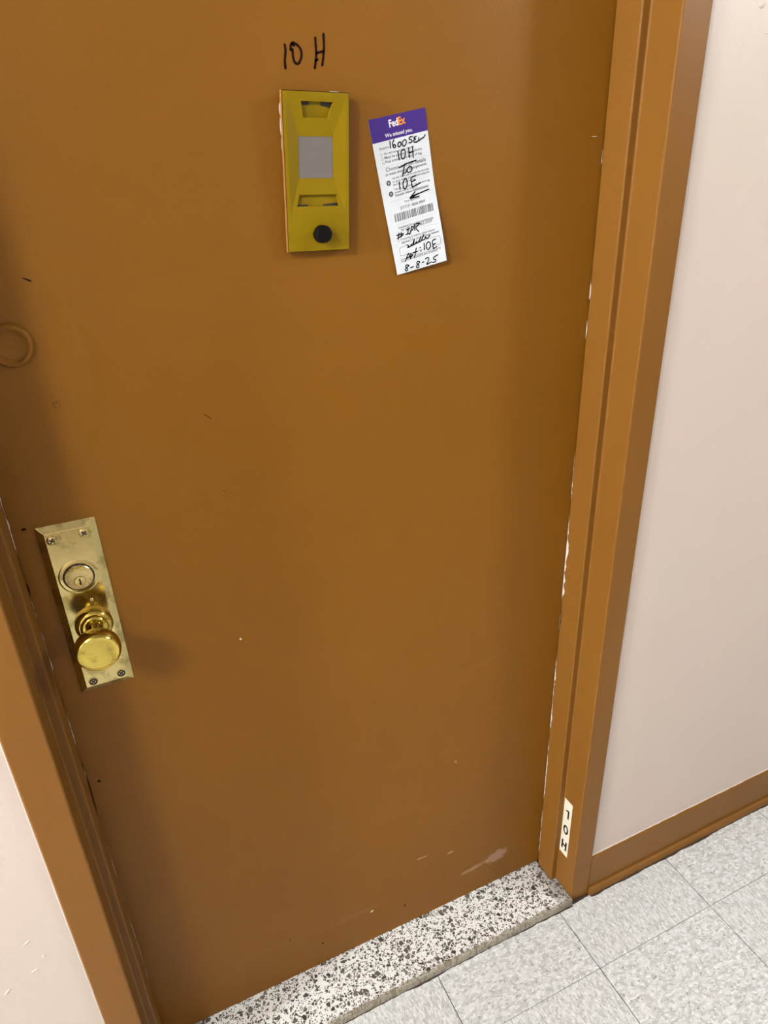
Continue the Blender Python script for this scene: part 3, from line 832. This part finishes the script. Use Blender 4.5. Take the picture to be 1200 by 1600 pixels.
for q in ICONS:
    c = met(q)
    V = [pp((c[0] + 0.0031 * math.cos(k * math.pi / 10)) / PW, (c[1] + 0.0031 * math.sin(k * math.pi / 10)) / PH, 0.0002) for k in range(20)]
    ic = npart('round_icon', V, [tuple(range(20))], 'dark_ink', notice)
    sg = [[(c[0] - 0.0009, c[1] - 0.0011), (c[0] + 0.0009, c[1] - 0.0011)], [(c[0] + 0.0009, c[1] - 0.0011), (c[0] + 0.0009, c[1] + 0.0009)], [(c[0] - 0.0009, c[1] + 0.0009), (c[0] - 0.0009, c[1] - 0.0011)], [(c[0] - 0.0009, c[1] + 0.0011), (c[0] + 0.0007, c[1] + 0.0011)]]
    V, F = stroke_geo(sg, 0.0002, flat(0.0003))
    npart('icon_outline', V, F, 'white_ink', ic)
A, B, D = (Vector(met(q)) for q in BARCODE)
V, F = [], []
x = 0.0
rb = random.Random(3)
while x < 0.985:
    w = rb.choice((0.008, 0.008, 0.016, 0.022)); gp = rb.choice((0.008, 0.010, 0.016, 0.026))
    b0 = len(V)
    for s, t in ((x, 0), (min(1, x + w), 0), (min(1, x + w), 1), (x, 1)):
        p = A + (B - A) * s + (D - A) * t
        V.append(pp(p.x / PW, p.y / PH, 0.0002))
    F.append((b0, b0 + 1, b0 + 2, b0 + 3))
    x += w + gp
npart('barcode', V, F, 'grey_ink', notice)
for i0, i1 in ((0, 8), (8, 13), (13, 17), (17, 22), (22, 25), (25, 37), (37, 38), (38, 51), (51, 57)):
    V, F = stroke_geo([[met(q) for q in s] for s in HANDWRITING[i0:i1]], 0.00074, flat(0.00034))
    npart('handwritten_arrow' if i0 == 22 else 'handwritten_line', V, F, 'pen', notice)

# ================================================================== number sticker on the right jamb
SX = W + S
sy0, sy1, sz0, sz1 = -0.0535, -0.0790, 0.0960, 0.2550
stk = link('number_sticker', mesh([(0, y, z) for y in (sy0 - (sy0 + sy1) / 2, sy1 - (sy0 + sy1) / 2) for z in (0, sz1 - sz0)] + [(-0.0004, y, z) for y in (sy0 - (sy0 + sy1) / 2, sy1 - (sy0 + sy1) / 2) for z in (0, sz1 - sz0)],
           [(0, 1, 3, 2), (4, 6, 7, 5), (0, 4, 5, 1), (2, 3, 7, 6), (0, 2, 6, 4), (1, 5, 7, 3)]), 'sticker')
stk.location = (SX - 0.0002, (sy0 + sy1) / 2, sz0)
tag(stk, 'narrow cream sticker reading 1 0 H on the right door jamb', 'sticker')
for ch, zc, hh, ww in (('1', 0.1215, 0.0245, 0.0105), ('0', 0.0745, 0.0265, 0.0160), ('H', 0.0275, 0.0265, 0.0168)):
    if ch == '1':
        v = [(0.55, 0), (1, 0), (1, 1), (0.62, 1), (0.0, 0.86), (0.0, 0.70), (0.55, 0.80)]
        f = [(0, 1, 2, 3, 6), (3, 4, 5, 6)]
    elif ch == 'H':
        v = [(0, 0), (0.29, 0), (0.29, 1), (0, 1), (0.71, 0), (1, 0), (1, 1), (0.71, 1), (0.29, 0.40), (0.71, 0.40), (0.71, 0.60), (0.29, 0.60)]
        f = [(0, 1, 2, 3), (4, 5, 6, 7), (8, 9, 10, 11)]
    else:
        n = 20
        v = [(0.5 + 0.5 * math.cos(k * 2 * math.pi / n), 0.5 + 0.5 * math.sin(k * 2 * math.pi / n)) for k in range(n)]
        v += [(0.5 + 0.22 * math.cos(k * 2 * math.pi / n), 0.5 + 0.31 * math.sin(k * 2 * math.pi / n)) for k in range(n)]
        f = [(k, (k + 1) % n, n + (k + 1) % n, n + k) for k in range(n)]
    V = [(-0.0006, -((q[0] - 0.5) * ww), zc + (q[1] - 0.5) * hh) for q in v]
    link('sticker_letter' if ch == 'H' else 'sticker_digit', mesh(V, f), 'letter', stk)

# ================================================================== ceiling fixtures of the corridor and the added far left globe
def zlathe(profile, n=32):
    V, F = [], []
    for z, r in profile:
        V += [(r * math.cos(2 * math.pi * k / n), r * math.sin(2 * math.pi * k / n), z) for k in range(n)]
    for i in range(len(profile) - 1):
        F += [(i * n + k, i * n + (k + 1) % n, (i + 1) * n + (k + 1) % n, (i + 1) * n + k) for k in range(n)]
    F += [tuple(range(n)), tuple(range((len(profile) - 1) * n, len(profile) * n))]
    return mesh(V, F, smooth=True)
for i, (x, y, e, rad) in enumerate(LAMPS):
    f = empty('ceiling_light', (x, y, CEIL))
    tag(f, ['opal globe ceiling light to the left of the door', 'opal globe ceiling light to the right of the door', 'large opal globe added at the far left end for raking light'][i], 'ceiling light', group='corridor ceiling lights')
    link('housing', zlathe([(0, 0.085), (-0.012, 0.085), (-0.024, 0.075), (-0.030, 0.062), (-0.040, 0.060)]), 'housing', f)
    mt = lampmat.m.copy(); mt.name = 'opal_glass_%d' % i
    mt.node_tree.nodes['Principled BSDF'].inputs['Emission Strength'].default_value = e
    pr = []
    for k in range(15):
        t = 0.42 + (math.pi - 0.42) * k / 14
        pr.append((-0.025 - rad + rad * math.cos(t), max(0.0005, rad * math.sin(t))))
    link('globe', zlathe(pr), mt, f)
